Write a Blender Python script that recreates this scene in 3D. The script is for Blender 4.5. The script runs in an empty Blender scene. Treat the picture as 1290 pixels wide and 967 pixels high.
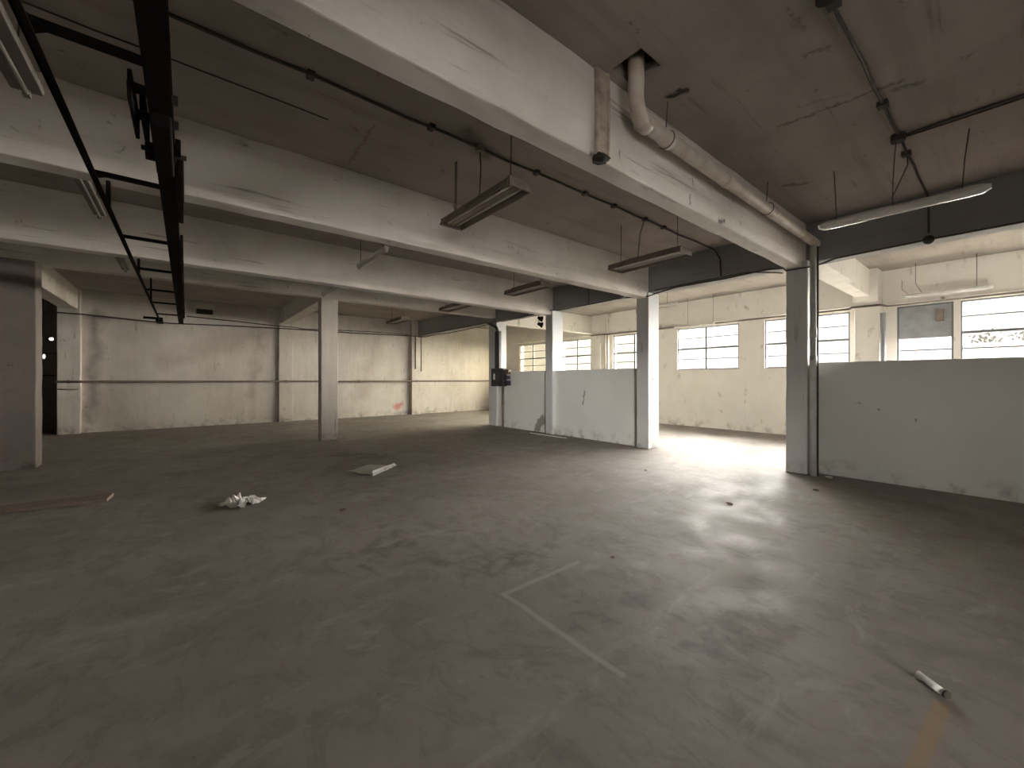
import bpy, bmesh, math, random
from mathutils import Vector, Matrix, noise

# ------------------------------------------------------------------ camera
S = bpy.context.scene
COL = S.collection
H = 1.55
cam_d = bpy.data.cameras.new('camera')
cam = bpy.data.objects.new('camera', cam_d); COL.objects.link(cam)
cam.location = (0, 0, H)
cam.rotation_euler = (math.pi/2, 0, -math.atan2(.6266, .7793))
cam_d.sensor_width = 36; cam_d.sensor_fit = 'HORIZONTAL'
cam_d.lens = 510/1290*36
cam_d.shift_y = -5.5/1290
cam_d.clip_start = .02; cam_d.clip_end = 200
S.camera = cam

# ------------------------------------------------------------------ light
W = bpy.data.worlds.new('world'); S.world = W; W.use_nodes = True
wn = W.node_tree.nodes; wl = W.node_tree.links
bg = wn['Background']
tc = wn.new('ShaderNodeTexCoord'); sep = wn.new('ShaderNodeSeparateXYZ'); cr = wn.new('ShaderNodeValToRGB')
wl.new(tc.outputs['Generated'], sep.inputs[0]); wl.new(sep.outputs['Z'], cr.inputs[0]); wl.new(cr.outputs[0], bg.inputs[0])
cr.color_ramp.elements[0].position = .17; cr.color_ramp.elements[0].color = (1, .94, .90, 1)
cr.color_ramp.elements[1].position = .45; cr.color_ramp.elements[1].color = (.36, .35, .36, 1)
bg.inputs[1].default_value = .26
def sun(name, az, el, ang, strength, col=(1, .96, .925)):
    l = bpy.data.lights.new(name, 'SUN'); l.angle = math.radians(ang); l.energy = strength; l.color = col
    o = bpy.data.objects.new(name, l); COL.objects.link(o); o.location = (20, 0, 8)
    a, e_ = math.radians(az), math.radians(el)
    d = Vector((math.cos(a)*math.cos(e_), math.sin(a)*math.cos(e_), math.sin(e_)))     # towards the light
    o.rotation_euler = d.to_track_quat('Z', 'Y').to_euler()
sun('hazy_sun', 30, 8, 75, 15)
sun('hazy_sun', -36, 9, 75, 14.5)
sun('fill_sun', -125, 4, 16, 1.8)  # added fill through the rear window, aimed at the middle partition
sun('fill_sun', -144, 4, 16, .3)  # added weak fill for the right partition
sun('fill_sun', -120, 1, 40, 1.2)  # added broad fill to lift the beam faces
S.view_settings.view_transform = 'Standard'; S.view_settings.look = 'None'
S.view_settings.gamma = 1; S.view_settings.use_curve_mapping = False
S.view_settings.exposure = 3.42

# ------------------------------------------------------------------ materials
def seg_group():
    g = bpy.data.node_groups.new('segment_mask', 'ShaderNodeTree')
    I = g.interface
    for n, t in (('P', 'NodeSocketVector'), ('A', 'NodeSocketVector'), ('B', 'NodeSocketVector'), ('R', 'NodeSocketFloat'), ('Soft', 'NodeSocketFloat')):
        I.new_socket(n, in_out='INPUT', socket_type=t)
    I.new_socket('Mask', in_out='OUTPUT', socket_type='NodeSocketFloat')
    N = g.nodes; L = g.links
    gi = N.new('NodeGroupInput'); go = N.new('NodeGroupOutput')
    def vm(op, a, b=None):
        n = N.new('ShaderNodeVectorMath'); n.operation = op
        L.new(a, n.inputs[0])
        if b is not None: L.new(b, n.inputs[3] if op == 'SCALE' else n.inputs[1])
        return n.outputs['Value'] if op in ('DOT_PRODUCT', 'LENGTH') else n.outputs[0]
    def mt(op, a, b, clamp=False):
        n = N.new('ShaderNodeMath'); n.operation = op; n.use_clamp = clamp
        for i, x in enumerate((a, b)):
            if isinstance(x, (int, float)): n.inputs[i].default_value = x
            else: L.new(x, n.inputs[i])
        return n.outputs[0]
    pa = vm('SUBTRACT', gi.outputs['P'], gi.outputs['A']); ba = vm('SUBTRACT', gi.outputs['B'], gi.outputs['A'])
    den = mt('ADD', vm('DOT_PRODUCT', ba, ba), 1e-6)
    t = mt('DIVIDE', vm('DOT_PRODUCT', pa, ba), den, True)
    d = vm('LENGTH', vm('SUBTRACT', pa, vm('SCALE', ba, t)))
    x = mt('DIVIDE', mt('SUBTRACT', gi.outputs['R'], d), gi.outputs['Soft'], True)
    L.new(x, go.inputs['Mask'])
    return g
SEG = seg_group()

class Mat:
    def __init__(s, name, rough=.85, metal=0, spec=.3):
        s.m = bpy.data.materials.new(name); s.m.use_nodes = True
        s.N = s.m.node_tree.nodes; s.L = s.m.node_tree.links
        s.b = s.N['Principled BSDF']; s.b.inputs['Roughness'].default_value = rough
        s.b.inputs['Metallic'].default_value = metal; s.b.inputs['Specular IOR Level'].default_value = spec
        g = s.N.new('ShaderNodeNewGeometry'); s.pos = g.outputs['Position']
        s.col = None; s.h = None
    def noise(s, scale, detail=5, rough=.6, sc=(1, 1, 1), off=(0, 0, 0), dist=0):
        mp = s.N.new('ShaderNodeMapping'); s.L.new(s.pos, mp.inputs[0])
        mp.inputs['Scale'].default_value = sc; mp.inputs['Location'].default_value = off
        n = s.N.new('ShaderNodeTexNoise'); s.L.new(mp.outputs[0], n.inputs['Vector'])
        n.inputs['Scale'].default_value = scale; n.inputs['Detail'].default_value = detail
        n.inputs['Roughness'].default_value = rough; n.inputs['Distortion'].default_value = dist
        return n.outputs['Fac']
    def ramp(s, x, lo, hi, a=0., b=1.):
        n = s.N.new('ShaderNodeMapRange'); n.clamp = True
        s.L.new(x, n.inputs[0])
        for i, v in enumerate((lo, hi, a, b)): n.inputs[i+1].default_value = v
        return n.outputs[0]
    def math(s, op, a, b):
        n = s.N.new('ShaderNodeMath'); n.operation = op
        for i, x in enumerate((a, b)):
            if isinstance(x, (int, float)): n.inputs[i].default_value = x
            else: s.L.new(x, n.inputs[i])
        return n.outputs[0]
    def base(s, c): s.cc = c
    def mix(s, fac, c):
        n = s.N.new('ShaderNodeMix'); n.data_type = 'RGBA'
        if isinstance(fac, float): n.inputs[0].default_value = fac
        else: s.L.new(fac, n.inputs[0])
        if s.col is None: n.inputs[6].default_value = (*s.cc, 1)
        else: s.L.new(s.col, n.inputs[6])
        n.inputs[7].default_value = (*c, 1)
        s.col = n.outputs[2]
    def seg(s, A, B, R, c, strength=1., soft=.03, wob=.06, wscale=6.):
        if not hasattr(s, 'wp') or s.wpk != (wob, wscale):
            nn = s.N.new('ShaderNodeTexNoise'); nn.inputs['Scale'].default_value = wscale; nn.inputs['Detail'].default_value = 4
            s.L.new(s.pos, nn.inputs['Vector'])
            sb = s.N.new('ShaderNodeVectorMath'); sb.operation = 'SUBTRACT'; sb.inputs[1].default_value = (.5, .5, .5); s.L.new(nn.outputs['Color'], sb.inputs[0])
            scn = s.N.new('ShaderNodeVectorMath'); scn.operation = 'SCALE'; scn.inputs[3].default_value = wob*2; s.L.new(sb.outputs[0], scn.inputs[0])
            ad = s.N.new('ShaderNodeVectorMath'); s.L.new(scn.outputs[0], ad.inputs[0]); s.L.new(s.pos, ad.inputs[1])
            s.wp = ad.outputs[0]; s.wpk = (wob, wscale)
        g = s.N.new('ShaderNodeGroup'); g.node_tree = SEG
        s.L.new(s.wp, g.inputs['P']); g.inputs['A'].default_value = A; g.inputs['B'].default_value = B
        g.inputs['R'].default_value = R; g.inputs['Soft'].default_value = soft
        s.mix(s.math('MULTIPLY', g.outputs[0], strength), c)
    def bump(s, x, strength=.3, dist=.01):
        n = s.N.new('ShaderNodeBump'); n.inputs['Strength'].default_value = strength; n.inputs['Distance'].default_value = dist
        s.L.new(x, n.inputs['Height'])
        if s.h is not None: s.L.new(s.h, n.inputs['Normal'])
        s.h = n.outputs[0]
    def done(s):
        if s.col is None: s.b.inputs['Base Color'].default_value = (*s.cc, 1)
        else: s.L.new(s.col, s.b.inputs['Base Color'])
        if s.h is not None: s.L.new(s.h, s.b.inputs['Normal'])
        return s.m

def plaster(name, base, dirt, dark, streak=None, rough=.85, speck=.72, dirt_amt=.6, spots=(), zdirt=True):
    m = Mat(name, rough); m.base(base)
    m.mix(m.math('MULTIPLY', m.ramp(m.noise(1.1, 6), .42, .72), dirt_amt), dirt)
    if streak:
        m.mix(m.math('MULTIPLY', m.ramp(m.noise(2.2, 6, .65, streak, (3, 1, 2)), .5, .68), .5), dirt)
        m.mix(m.math('MULTIPLY', m.ramp(m.noise(7, 4, .6, streak, (7, 3, 5)), .62, .72), .6), dark)
    m.mix(m.math('MULTIPLY', m.ramp(m.noise(5, 5, .7, (1, 1, 1), (9, 2, 1)), speck-.06, speck), .75), dark)
    if zdirt:   # grime along the floor line
        sp = m.N.new('ShaderNodeSeparateXYZ'); m.L.new(m.pos, sp.inputs[0])
        low = m.ramp(sp.outputs['Z'], .0, .30, .8, 0.)
        m.mix(m.math('MULTIPLY', low, m.ramp(m.noise(4, 6), .48, .66)), dark)
    for sgm in spots: m.seg(*sgm)
    m.bump(m.noise(28, 5), .25, .006)
    m.bump(m.noise(3, 4, .5, streak or (1, 1, 1)), .5, .02)
    return m.done()

DK = (.035, .028, .022)
# ceiling slab : board marked concrete, streaks run with the beams (X)
sl = [((4.75, 1.50, 4.15), (4.85, .62, 4.15), .035, DK, .85, .04, .07, 13.),
      ((4.55, 1.30, 4.15), (4.70, .95, 4.15), .03, DK, .5, .05, .07, 13.),
      ((4.95, .68, 4.15), (5.02, .52, 4.15), .05, DK, .6, .05, .07, 13.),
      ((3.46, 1.98, 4.15), (3.50, 1.86, 4.15), .055, DK, .95, .03, .07, 13.),
      ((6.25, 1.93, 4.15), (6.40, 1.76, 4.15), .07, DK, .75, .08, .07, 13.),
      ((2.7, 1.85, 4.15), (3.1, 1.85, 4.15), .03, DK, .5, .05, .07, 13.),
      ((1.52, 5.0, 4.15), (1.50, 4.1, 4.15), .03, DK, .6, .04, .07, 13.),
      ((4.3, 4.6, 4.15), (5.6, 4.2, 4.15), .012, DK, .5, .03, .07, 13.),
      ((3.2, 1.0, 4.15), (3.6, .98, 4.15), .02, DK, .6, .03, .07, 13.),
      ((2.3, 3.6, 4.15), (2.7, 3.85, 4.15), .14, DK, .55, .12, .07, 13.)]
m_colA = plaster('shaded_column_paint', (.17, .145, .13), (.12, .10, .09), (.05, .04, .035), None, .85, .72, .6)  # darkening towards the frame edge is put into this column's colour
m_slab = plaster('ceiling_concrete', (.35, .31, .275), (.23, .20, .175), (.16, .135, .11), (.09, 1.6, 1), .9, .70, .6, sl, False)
# painted beams
bs = [((4.93, 2.18, 3.42), (5.05, 2.18, 3.46), .045, DK, .95, .03, .035, 16.),
      ((2.62, 2.18, 3.40), (2.72, 2.18, 3.44), .05, DK, .8, .03, .035, 16.),
      ((1.5, 2.18, 3.60), (2.1, 2.18, 3.46), .005, DK, .6, .02, .035, 16.)]
rr = random.Random(5)
for Y in (2.2, 5.15, 8.2, 10.95):
    for k in range(7):
        x = rr.uniform(-1, 7.5); z = rr.uniform(3.5, 3.85)
        bs.append(((x, Y, z), (x+rr.uniform(-.01, .02), Y, z-rr.uniform(.03, .12)), .017, DK, .8, .02, .035, 16.))
m_beam = plaster('beam_paint', (.69, .65, .59), (.49, .45, .395), (.18, .15, .12), (.12, 1, 2.2), .85, .705, .65, bs, False)
m_col = plaster('column_paint', (.58, .585, .57), (.50, .50, .485), (.25, .23, .21), (1.5, 1.5, .15), .65, .75, .4,
                [((8.03, 4.9, 2.05), (8.5, 5.13, 2.45), .07, (.75, .74, .70), .9, .02, .07, 13.), ((8.2, 5.12, 1.55), (8.2, 5.12, 1.56), .04, DK, .9, .02, .07, 13.)])
m_cream = plaster('cream_column_paint', (.56, .52, .46), (.44, .40, .35), (.17, .15, .13), (1.5, 1.5, .15), .75, .74, .5)
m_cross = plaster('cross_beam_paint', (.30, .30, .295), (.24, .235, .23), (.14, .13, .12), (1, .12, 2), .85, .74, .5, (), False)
m_part = plaster('partition_paint', (.72, .73, .68), (.60, .60, .55), (.22, .19, .16), None, .6, .75, .4,
                 [((8.15, 8.95, .1), (8.15, 8.72, .38), .16, (.18, .16, .13), .8, .06, .14, 8.),
                  ((8.15, 7.15, .9), (8.15, 7.1, 1.25), .03, (.2, .17, .15), .8, .02, .05, 8.),
                  ((8.15, 1.3, 1.1), (8.15, 1.3, 1.12), .02, DK, .8, .02, .05, 8.),
                  ((8.15, .9, .95), (8.15, .9, .97), .02, DK, .8, .02, .05, 8.)])
m_back = plaster('back_wall_plaster', (.60, .56, .51), (.45, .41, .36), (.20, .16, .13), (1.6, 1, .25), .85, .70, .7,
                 [((7.15, 17, .33), (7.4, 17, .48), .17, (.55, .16, .15), .75, .12, .2, 6.),
                  ((-.4, 17, 2.2), (1.9, 17, 3.2), .55, (.33, .27, .22), .5, .6, .5, 1.6),
                  ((1.8, 17, .9), (2.0, 17, 3.3), .28, (.31, .25, .20), .55, .3, .5, 1.6),
                  ((5.6, 17, .9), (6.4, 17, 3.3), .5, (.34, .27, .23), .5, .5, .5, 1.6),
                  ((8.3, 17, 2.05), (10.0, 17, 1.95), .1, (.30, .27, .26), .6, .3, .5, 1.6),
                  ((-2.2, 17, .4), (-2.1, 17, 3.4), .25, (.2, .17, .15), .7, .25, .3, 1.6),
                  ((7.3, 17, .02), (9.0, 17, .1), .15, (.16, .14, .12), .8, .2, .3, 3.)])
m_white = plaster('window_wall_plaster', (.72, .68, .63), (.62, .58, .52), (.30, .25, .21), (.6, .6, .3), .85, .76, .5)
m_dim = plaster('rear_wall_plaster', (.17, .15, .135), (.12, .10, .09), (.15, .12, .1), None, .9, .74, .5)  # tone darkened to cut light bounced onto the left side

# floor
def floor_mat():
    m = Mat('floor_concrete', .6, 0, .35); m.base((.30, .27, .245))
    m.mix(m.ramp(m.noise(.45, 7, .62), .40, .66), (.22, .195, .175))
    m.mix(m.math('MULTIPLY', m.ramp(m.noise(1.6, 7, .7, (1, 1, 1), (4, 4, 0), .8), .52, .70), .6), (.15, .135, .12))
    m.mix(m.math('MULTIPLY', m.ramp(m.noise(6, 6, .7, (1, 1, 1), (1, 7, 0)), .62, .74), .5), (.42, .38, .34))
    m.mix(m.math('MULTIPLY', m.ramp(m.noise(14, 4, .7, (1, 1, 1), (5, 7, 0)), .68, .74), .6), (.10, .09, .08))
    m.mix(m.math('MULTIPLY', m.ramp(m.noise(3.2, 8, .75, (1.6, .8, 1), (2, 9, 0), 1.2), .50, .60), .45), (.17, .155, .14))
    m.mix(m.math('MULTIPLY', m.ramp(m.noise(2.1, 8, .72, (.7, 1.7, 1), (12, 3, 0), .6), .55, .66), .5), (.39, .355, .32))
    T = (.37, .34, .305); D = (.11, .10, .09)
    sg = m.seg
    # scuffed dark patches around the tape marks
    for A, B, R in (((1.75, 2.9, 0), (2.45, 2.7, 0), .22), ((2.0, 1.9, 0), (2.5, 1.6, 0), .2), ((1.3, 3.5, 0), (1.6, 3.7, 0), .25), ((2.3, 1.1, 0), (3.0, 1.0, 0), .2), ((2.5, 8.8, 0), (3.0, 8.2, 0), .35)):
        sg(A, B, R, (.10, .095, .085), .72, .30, .6, 5.0)
    sg((1.79, 2.32, 0), (2.59, 2.33, 0), .028, T, .8, .015, .012, 5.)
    sg((1.79, 2.32, 0), (1.78, 1.30, 0), .030, T, .8, .02, .012, 5.)
    sg((2.25, .25, 0), (2.80, .22, 0), .045, (.38, .25, .12), .6, .03, .012, 5.)
    for A, B in (((2.3, 9.8, 0), (3.4, 5.4, 0)), ((2.6, 6.6, 0), (8.0, 2.3, 0)), ((7.6, 5.1, 0), (7.6, 2.1, 0)), ((3.05, 12.5, 0), (2.7, 9.5, 0)), ((7.62, 2.15, 0), (12.9, 2.3, 0)), ((3.0, 6.2, 0), (4.6, 6.0, 0))):
        sg(A, B, .012, D, .6, .012, .05, 2.)
    m.bump(m.noise(20, 6), .2, .004)
    r = m.ramp(m.noise(2.5, 5), .35, .7, .60, .85)
    m.L.new(r, m.b.inputs['Roughness'])
    return m.done()
m_floor = floor_mat()

def simple(name, c, rough=.6, metal=0, dirt=None, amt=.5, scale=8., spec=.4):
    m = Mat(name, rough, metal, spec); m.base(c)
    if dirt: m.mix(m.math('MULTIPLY', m.ramp(m.noise(scale, 5), .4, .68), amt), dirt)
    return m.done()
m_black = simple('black_steel', (.006, .005, .005), .8, 0, (.014, .009, .007), spec=.1)
m_cable = simple('dark_cable', (.05, .042, .036), .7, 0, (.11, .09, .075))
m_rust = simple('rusty_steel', (.13, .10, .085), .7, .2, (.2, .13, .09))
m_pvc = simple('old_pvc', (.62, .57, .49), .4, 0, (.40, .31, .21), .7, 5.)
m_pipew = simple('painted_pipe', (.55, .56, .54), .5, 0, (.36, .33, .30), .6, 6.)
m_brown = simple('brown_steel', (.16, .13, .105), .6, 0, (.25, .21, .17))
m_fix = simple('fixture_enamel', (.17, .14, .11), .6, 0, (.09, .07, .055), .7, 6.)
m_fixin = simple('fixture_reflector', (.26, .22, .175), .5, 0, (.14, .115, .09), .6, 9.)
m_tube = simple('fluorescent_tube', (.40, .36, .31), .3, 0, (.26, .22, .18), .5, 12.)
m_fixw = simple('pale_batten_enamel', (.62, .59, .54), .45, 0, (.46, .42, .37), .5, 6.)
m_wframe = simple('window_frame_paint', (.13, .14, .15), .5, 0, (.2, .2, .2))
m_panelm = simple('grey_panel_paint', (.32, .33, .34), .6, 0, (.22, .22, .23), .7, 5.)
m_paper = simple('white_paper', (.74, .72, .68), .85, 0, (.55, .52, .48), .4, 9.)
m_dark = simple('dark_cavity', (.03, .025, .02), .9)
m_wood = simple('grey_wood', (.24, .19, .155), .8, 0, (.16, .13, .11), .6, 10.)
m_box = simple('switchgear_enamel', (.022, .022, .028), .4, 0, (.05, .05, .055), .6, 10.)
m_leaf = simple('dark_leaf', (.012, .014, .008), .8)
def clear_plastic():
    m = Mat('clear_acrylic', .25, 0, .6); m.base((.75, .73, .70))
    m.b.inputs['Alpha'].default_value = .45
    return m.done()
m_clear = clear_plastic()
def glass(name, tint):
    mt = bpy.data.materials.new(name); mt.use_nodes = True
    N = mt.node_tree.nodes; L = mt.node_tree.links; N.remove(N['Principled BSDF'])
    g = N.new('ShaderNodeNewGeometry'); ns = N.new('ShaderNodeTexNoise'); ns.inputs['Scale'].default_value = 1.2; ns.inputs['Detail'].default_value = 5
    L.new(g.outputs['Position'], ns.inputs['Vector'])
    mx = N.new('ShaderNodeMix'); mx.data_type = 'RGBA'; L.new(ns.outputs['Fac'], mx.inputs[0])
    mx.inputs[6].default_value = (*tint, 1); mx.inputs[7].default_value = (*[min(1, t*1.25) for t in tint], 1)
    tr = N.new('ShaderNodeBsdfTransparent'); L.new(mx.outputs[2], tr.inputs[0])
    gl = N.new('ShaderNodeBsdfGlossy'); gl.inputs['Roughness'].default_value = .15
    ms = N.new('ShaderNodeMixShader'); ms.inputs[0].default_value = .05
    L.new(tr.outputs[0], ms.inputs[1]); L.new(gl.outputs[0], ms.inputs[2]); L.new(ms.outputs[0], N['Material Output'].inputs[0])
    return mt
g_clear = glass('window_glass', (.78, .78, .77))
g_fill = glass('fill_window_glass', (.7, .7, .7))  # glass of the added rear window, its tint limits the fill
g_grey = glass('dull_window_glass', (.6, .6, .6))
g_yel = glass('yellowed_window_glass', (.50, .48, .405))
g_pale = glass('pale_window_glass', (.62, .62, .57))
def emis(name, c, s):
    mt = bpy.data.materials.new(name); mt.use_nodes = True
    b = mt.node_tree.nodes['Principled BSDF']; b.inputs['Base Color'].default_value = (*c, 1)
    b.inputs['Emission Color'].default_value = (*c, 1); b.inputs['Emission Strength'].default_value = s
    return mt
m_bulb = emis('lit_bulb', (1, .95, .88), .35)

# ------------------------------------------------------------------ mesh helpers
def box(bm, x0, x1, y0, y1, z0, z1):
    g = bmesh.ops.create_cube(bm, size=1)
    for v in g['verts']:
        v.co = Vector(((x0+x1)/2 + v.co.x*(x1-x0), (y0+y1)/2 + v.co.y*(y1-y0), (z0+z1)/2 + v.co.z*(z1-z0)))
def seglist(a, b, step):
    n = max(1, int(round((b-a)/step))); return [a+(b-a)*i/n for i in range(n+1)]
def rough_box(bm, x0, x1, y0, y1, z0, z1, step=.3, jit=.005, seed=0):
    """box cut into segments along its long axis, edges slightly uneven, like cast concrete"""
    d = [x1-x0, y1-y0, z1-z0]; ax = d.index(max(d)); rn = random.Random(seed)
    lo = (x0, y0, z0); hi = (x1, y1, z1); oth = [i for i in range(3) if i != ax]
    rings = []
    for t in seglist(lo[ax], hi[ax], step):
        r = []
        for (u, v) in ((0, 0), (1, 0), (1, 1), (0, 1)):
            c = [0, 0, 0]; c[ax] = t
            c[oth[0]] = (lo, hi)[u][oth[0]] + rn.uniform(-jit, jit); c[oth[1]] = (lo, hi)[v][oth[1]] + rn.uniform(-jit, jit)
            r.append(bm.verts.new(c))
        rings.append(r)
    for a, b in zip(rings, rings[1:]):
        for i in range(4): bm.faces.new((a[i], a[(i+1) % 4], b[(i+1) % 4], b[i]))
    bm.faces.new(rings[0]); bm.faces.new(rings[-1])
    bmesh.ops.recalc_face_normals(bm, faces=bm.faces)
def tube(bm, pts, r, n=10, caps=True, radii=None):
    pts = [Vector(p) for p in pts]; rings = []; up = Vector((0, 0, 1)); prev = None
    for i, p in enumerate(pts):
        d = (pts[min(i+1, len(pts)-1)] - pts[max(i-1, 0)]).normalized()
        if prev is None:
            a = d.cross(up)
            if a.length < .1: a = d.cross(Vector((1, 0, 0)))
        else:
            a = prev - d*prev.dot(d)
        a.normalize(); prev = a; b = d.cross(a)
        rr_ = radii[i] if radii else r
        rings.append([bm.verts.new(p + a*rr_*math.cos(2*math.pi*k/n) + b*rr_*math.sin(2*math.pi*k/n)) for k in range(n)])
    for a, b in zip(rings, rings[1:]):
        for k in range(n): bm.faces.new((a[k], a[(k+1) % n], b[(k+1) % n], b[k]))
    if caps: bm.faces.new(rings[0]); bm.faces.new(rings[-1])
    bmesh.ops.recalc_face_normals(bm, faces=bm.faces)
def obj(name, bm, mat, parent=None, bevel=0, smooth=False, label=None):
    me = bpy.data.meshes.new(name); bm.to_mesh(me); bm.free(); me.materials.append(mat)
    if smooth:
        for p in me.polygons: p.use_smooth = True
    o = bpy.data.objects.new(name, me); COL.objects.link(o)
    if parent:
        o.parent = parent; o.matrix_parent_inverse = Matrix.Translation(parent.location).inverted() if parent.type == 'EMPTY' else Matrix()
    if bevel:
        md = o.modifiers.new('bevel', 'BEVEL'); md.width = bevel; md.segments = 2; md.limit_method = 'ANGLE'
    if label: o['label'] = label
    return o
def tag(o, label, cat, group=None):
    o['label'] = label; o['category'] = cat
    if group: o['group'] = group
    return o
def thing(name, label, cat, loc=(0, 0, 0), group=None):
    o = bpy.data.objects.new(name, None); COL.objects.link(o); o.location = loc; o.empty_display_size = .1
    return tag(o, label, cat, group)
def B(): return bmesh.new()
def struct(name, bm, mat, bevel=0):
    o = obj(name, bm, mat, None, bevel); o['kind'] = 'structure'; return o
def tub(name, pts, r, mat, parent=None, n=8, label=None, radii=None):
    bm = B(); tube(bm, pts, r, n, True, radii); return obj(name, bm, mat, parent, 0, True, label)
def bx(name, dims, mat, parent=None, bevel=.004, label=None):
    bm = B(); box(bm, *dims); return obj(name, bm, mat, parent, bevel, False, label)

# ------------------------------------------------------------------ setting
ZS = 4.15
XL, XR, YB, YN = -7.0, 13.1, 17.0, -8.0
bm = B(); box(bm, XL-.3, XR+.3, YN-.3, YB+3.3, -.2, 0); struct('floor', bm, m_floor)
bm = B()     # slab with the square hole the drain comes through
hx0, hx1, hy0, hy1 = 2.78, 3.06, 1.84, 2.12
for d in ((XL-.3, hx0, YN-.3, YB+3.3), (hx1, XR+.3, YN-.3, YB+3.3), (hx0, hx1, YN-.3, hy0), (hx0, hx1, hy1, YB+3.3)):
    box(bm, *d, ZS, ZS+.2)
box(bm, hx0-.1, hx1+.1, hy0-.1, hy1+.1, ZS+.6, ZS+.65)
for d in ((hx0-.1, hx0, hy0-.1, hy1+.1), (hx1, hx1+.1, hy0-.1, hy1+.1), (hx0, hx1, hy0-.1, hy0), (hx0, hx1, hy1, hy1+.1)): box(bm, *d, ZS+.1, ZS+.6)
struct('ceiling', bm, m_slab)
bm = B(); rough_box(bm, -2.82, XR+.25, YB, YB+.25, 0, ZS, .6, .004, 3); struct('wall_back', bm, m_back)
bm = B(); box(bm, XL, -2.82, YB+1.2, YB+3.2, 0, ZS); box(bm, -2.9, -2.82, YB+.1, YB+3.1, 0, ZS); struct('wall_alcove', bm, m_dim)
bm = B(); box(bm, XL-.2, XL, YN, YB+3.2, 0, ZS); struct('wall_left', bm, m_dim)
fill_wins = [(-5.2, -1.2)]; RA, RB = .55, 1.8  # unseen rear window, added to let fill light into the hall
bm = B(); x = XL-.2
for (a, b) in fill_wins:
    box(bm, x, a, YN-.25, YN, 0, ZS); box(bm, a, b, YN-.25, YN, 0, RA); box(bm, a, b, YN-.25, YN, RB, ZS); x = b
box(bm, x, XR+.25, YN-.25, YN, 0, ZS)
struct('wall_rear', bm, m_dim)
# low partition walls
bm = B(); rough_box(bm, 8.15, 8.28, 5.40, 11.0, 0, 1.81, .5, .004, 4); struct('wall_middle', bm, m_part, .01)
bm = B(); rough_box(bm, 8.15, 8.28, YN, 2.2, 0, 1.83, .5, .004, 5); struct('wall_right', bm, m_part, .01)

# far wall with windows
Z0, Z1 = 1.88, 3.27
wins = [(13.72, 15.66, Z0, Z1), (10.86, 12.75, Z0, Z1), (7.98, 9.94, Z0, Z1), (5.28, 7.25, Z0, Z1), (2.63, 4.57, Z0, Z1),
        (.85, 1.76, Z0, Z1), (-1.2, .75, Z0, Z1), (-4.0, -2.05, Z0, Z1), (-6.8, -4.85, Z0, Z1)]  # last two windows are unseen, added to light the beam faces
bm = B(); ys = sorted(wins); y = YN
for (a, b, z0, z1) in ys:
    box(bm, XR, XR+.25, y, a, 0, ZS); box(bm, XR, XR+.25, a, b, 0, z0); box(bm, XR, XR+.25, a, b, z1, ZS); y = b
box(bm, XR, XR+.25, y, YB+.25, 0, ZS)
struct('wall_far', bm, m_white)
bm = B(); rough_box(bm, XR-.14, XR+.02, 2.45, YB, 3.36, ZS, .5, .003, 8); struct('trim_1', bm, m_white)
bm = B(); box(bm, XR-.06, XR+.02, YN, 2.0, 3.34, ZS); struct('trim_2', bm, m_white)
for i, (a, b, z0, z1) in enumerate(wins):
    X = XR+.07; fw = .035
    e = bpy.data.objects.new('window_%d' % (i+1), None); COL.objects.link(e); e.location = (X, (a+b)/2, z0); e['kind'] = 'structure'
    bm = B()
    box(bm, X-.03, X+.03, a, a+fw, z0, z1); box(bm, X-.03, X+.03, b-fw, b, z0, z1)
    box(bm, X-.029, X+.029, a, b, z0, z0+fw); box(bm, X-.029, X+.029, a, b, z1-fw, z1)
    obj('window_frame', bm, m_wframe, e)
    top = z1
    if i == 5: top = z0+.62
    bm = B(); hh = (z1-z0)/4
    for k in (1, 2, 3):
        z = z0+k*hh; w = .028 if k == 2 else .014
        if z < top-.1: box(bm, X-.025, X+.025, a, b, z-w, z+w)
    if i != 5:
        c = (a+b)/2+.02; box(bm, X-.024, X+.024, c-.03, c+.03, z0, z1)
    obj('glazing_bars', bm, m_wframe, e)
    bm = B(); box(bm, X+.004, X+.010, a+.01, b-.01, z0+.01, top-.01)
    obj('pane', bm, g_yel if i == 0 else g_pale if i in (1, 2) else g_clear, e)
    if i == 5:
        bx('blanking_panel', (X-.02, X+.02, a+.02, b-.02, top, z1-.02), m_panelm, e, .004, 'grey sheet panel closing the upper part of the window')
        bm = B(); box(bm, X-.1, X-.02, 1.0, 1.12, 2.86, 3.12); obj('vent_box', bm, m_brown, e, .004)
for i, (a, b) in enumerate(fill_wins):  # frame, bars and pane of the added fill window
    e = bpy.data.objects.new('window_%d' % (i+11), None); COL.objects.link(e); e.location = ((a+b)/2, YN-.07, RA); e['kind'] = 'structure'
    Y = YN-.07; bm = B()
    for d in ((a, a+.04, RA, RB), (b-.04, b, RA, RB), (a, b, RA, RA+.04), (a, b, RB-.04, RB)): box(bm, d[0], d[1], Y-.03, Y+.03, d[2], d[3])
    obj('window_frame', bm, m_wframe, e); bm = B()
    for z in ((RA+RB)/2,): box(bm, a, b, Y-.02, Y+.02, z-.015, z+.015)
    box(bm, (a+b)/2-.03, (a+b)/2+.03, Y-.02, Y+.02, RA, RB); obj('glazing_bars', bm, m_wframe, e)
    bm = B(); box(bm, a+.01, b-.01, Y+.004, Y+.01, RA+.01, RB-.01); obj('pane', bm, g_fill, e)
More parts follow.
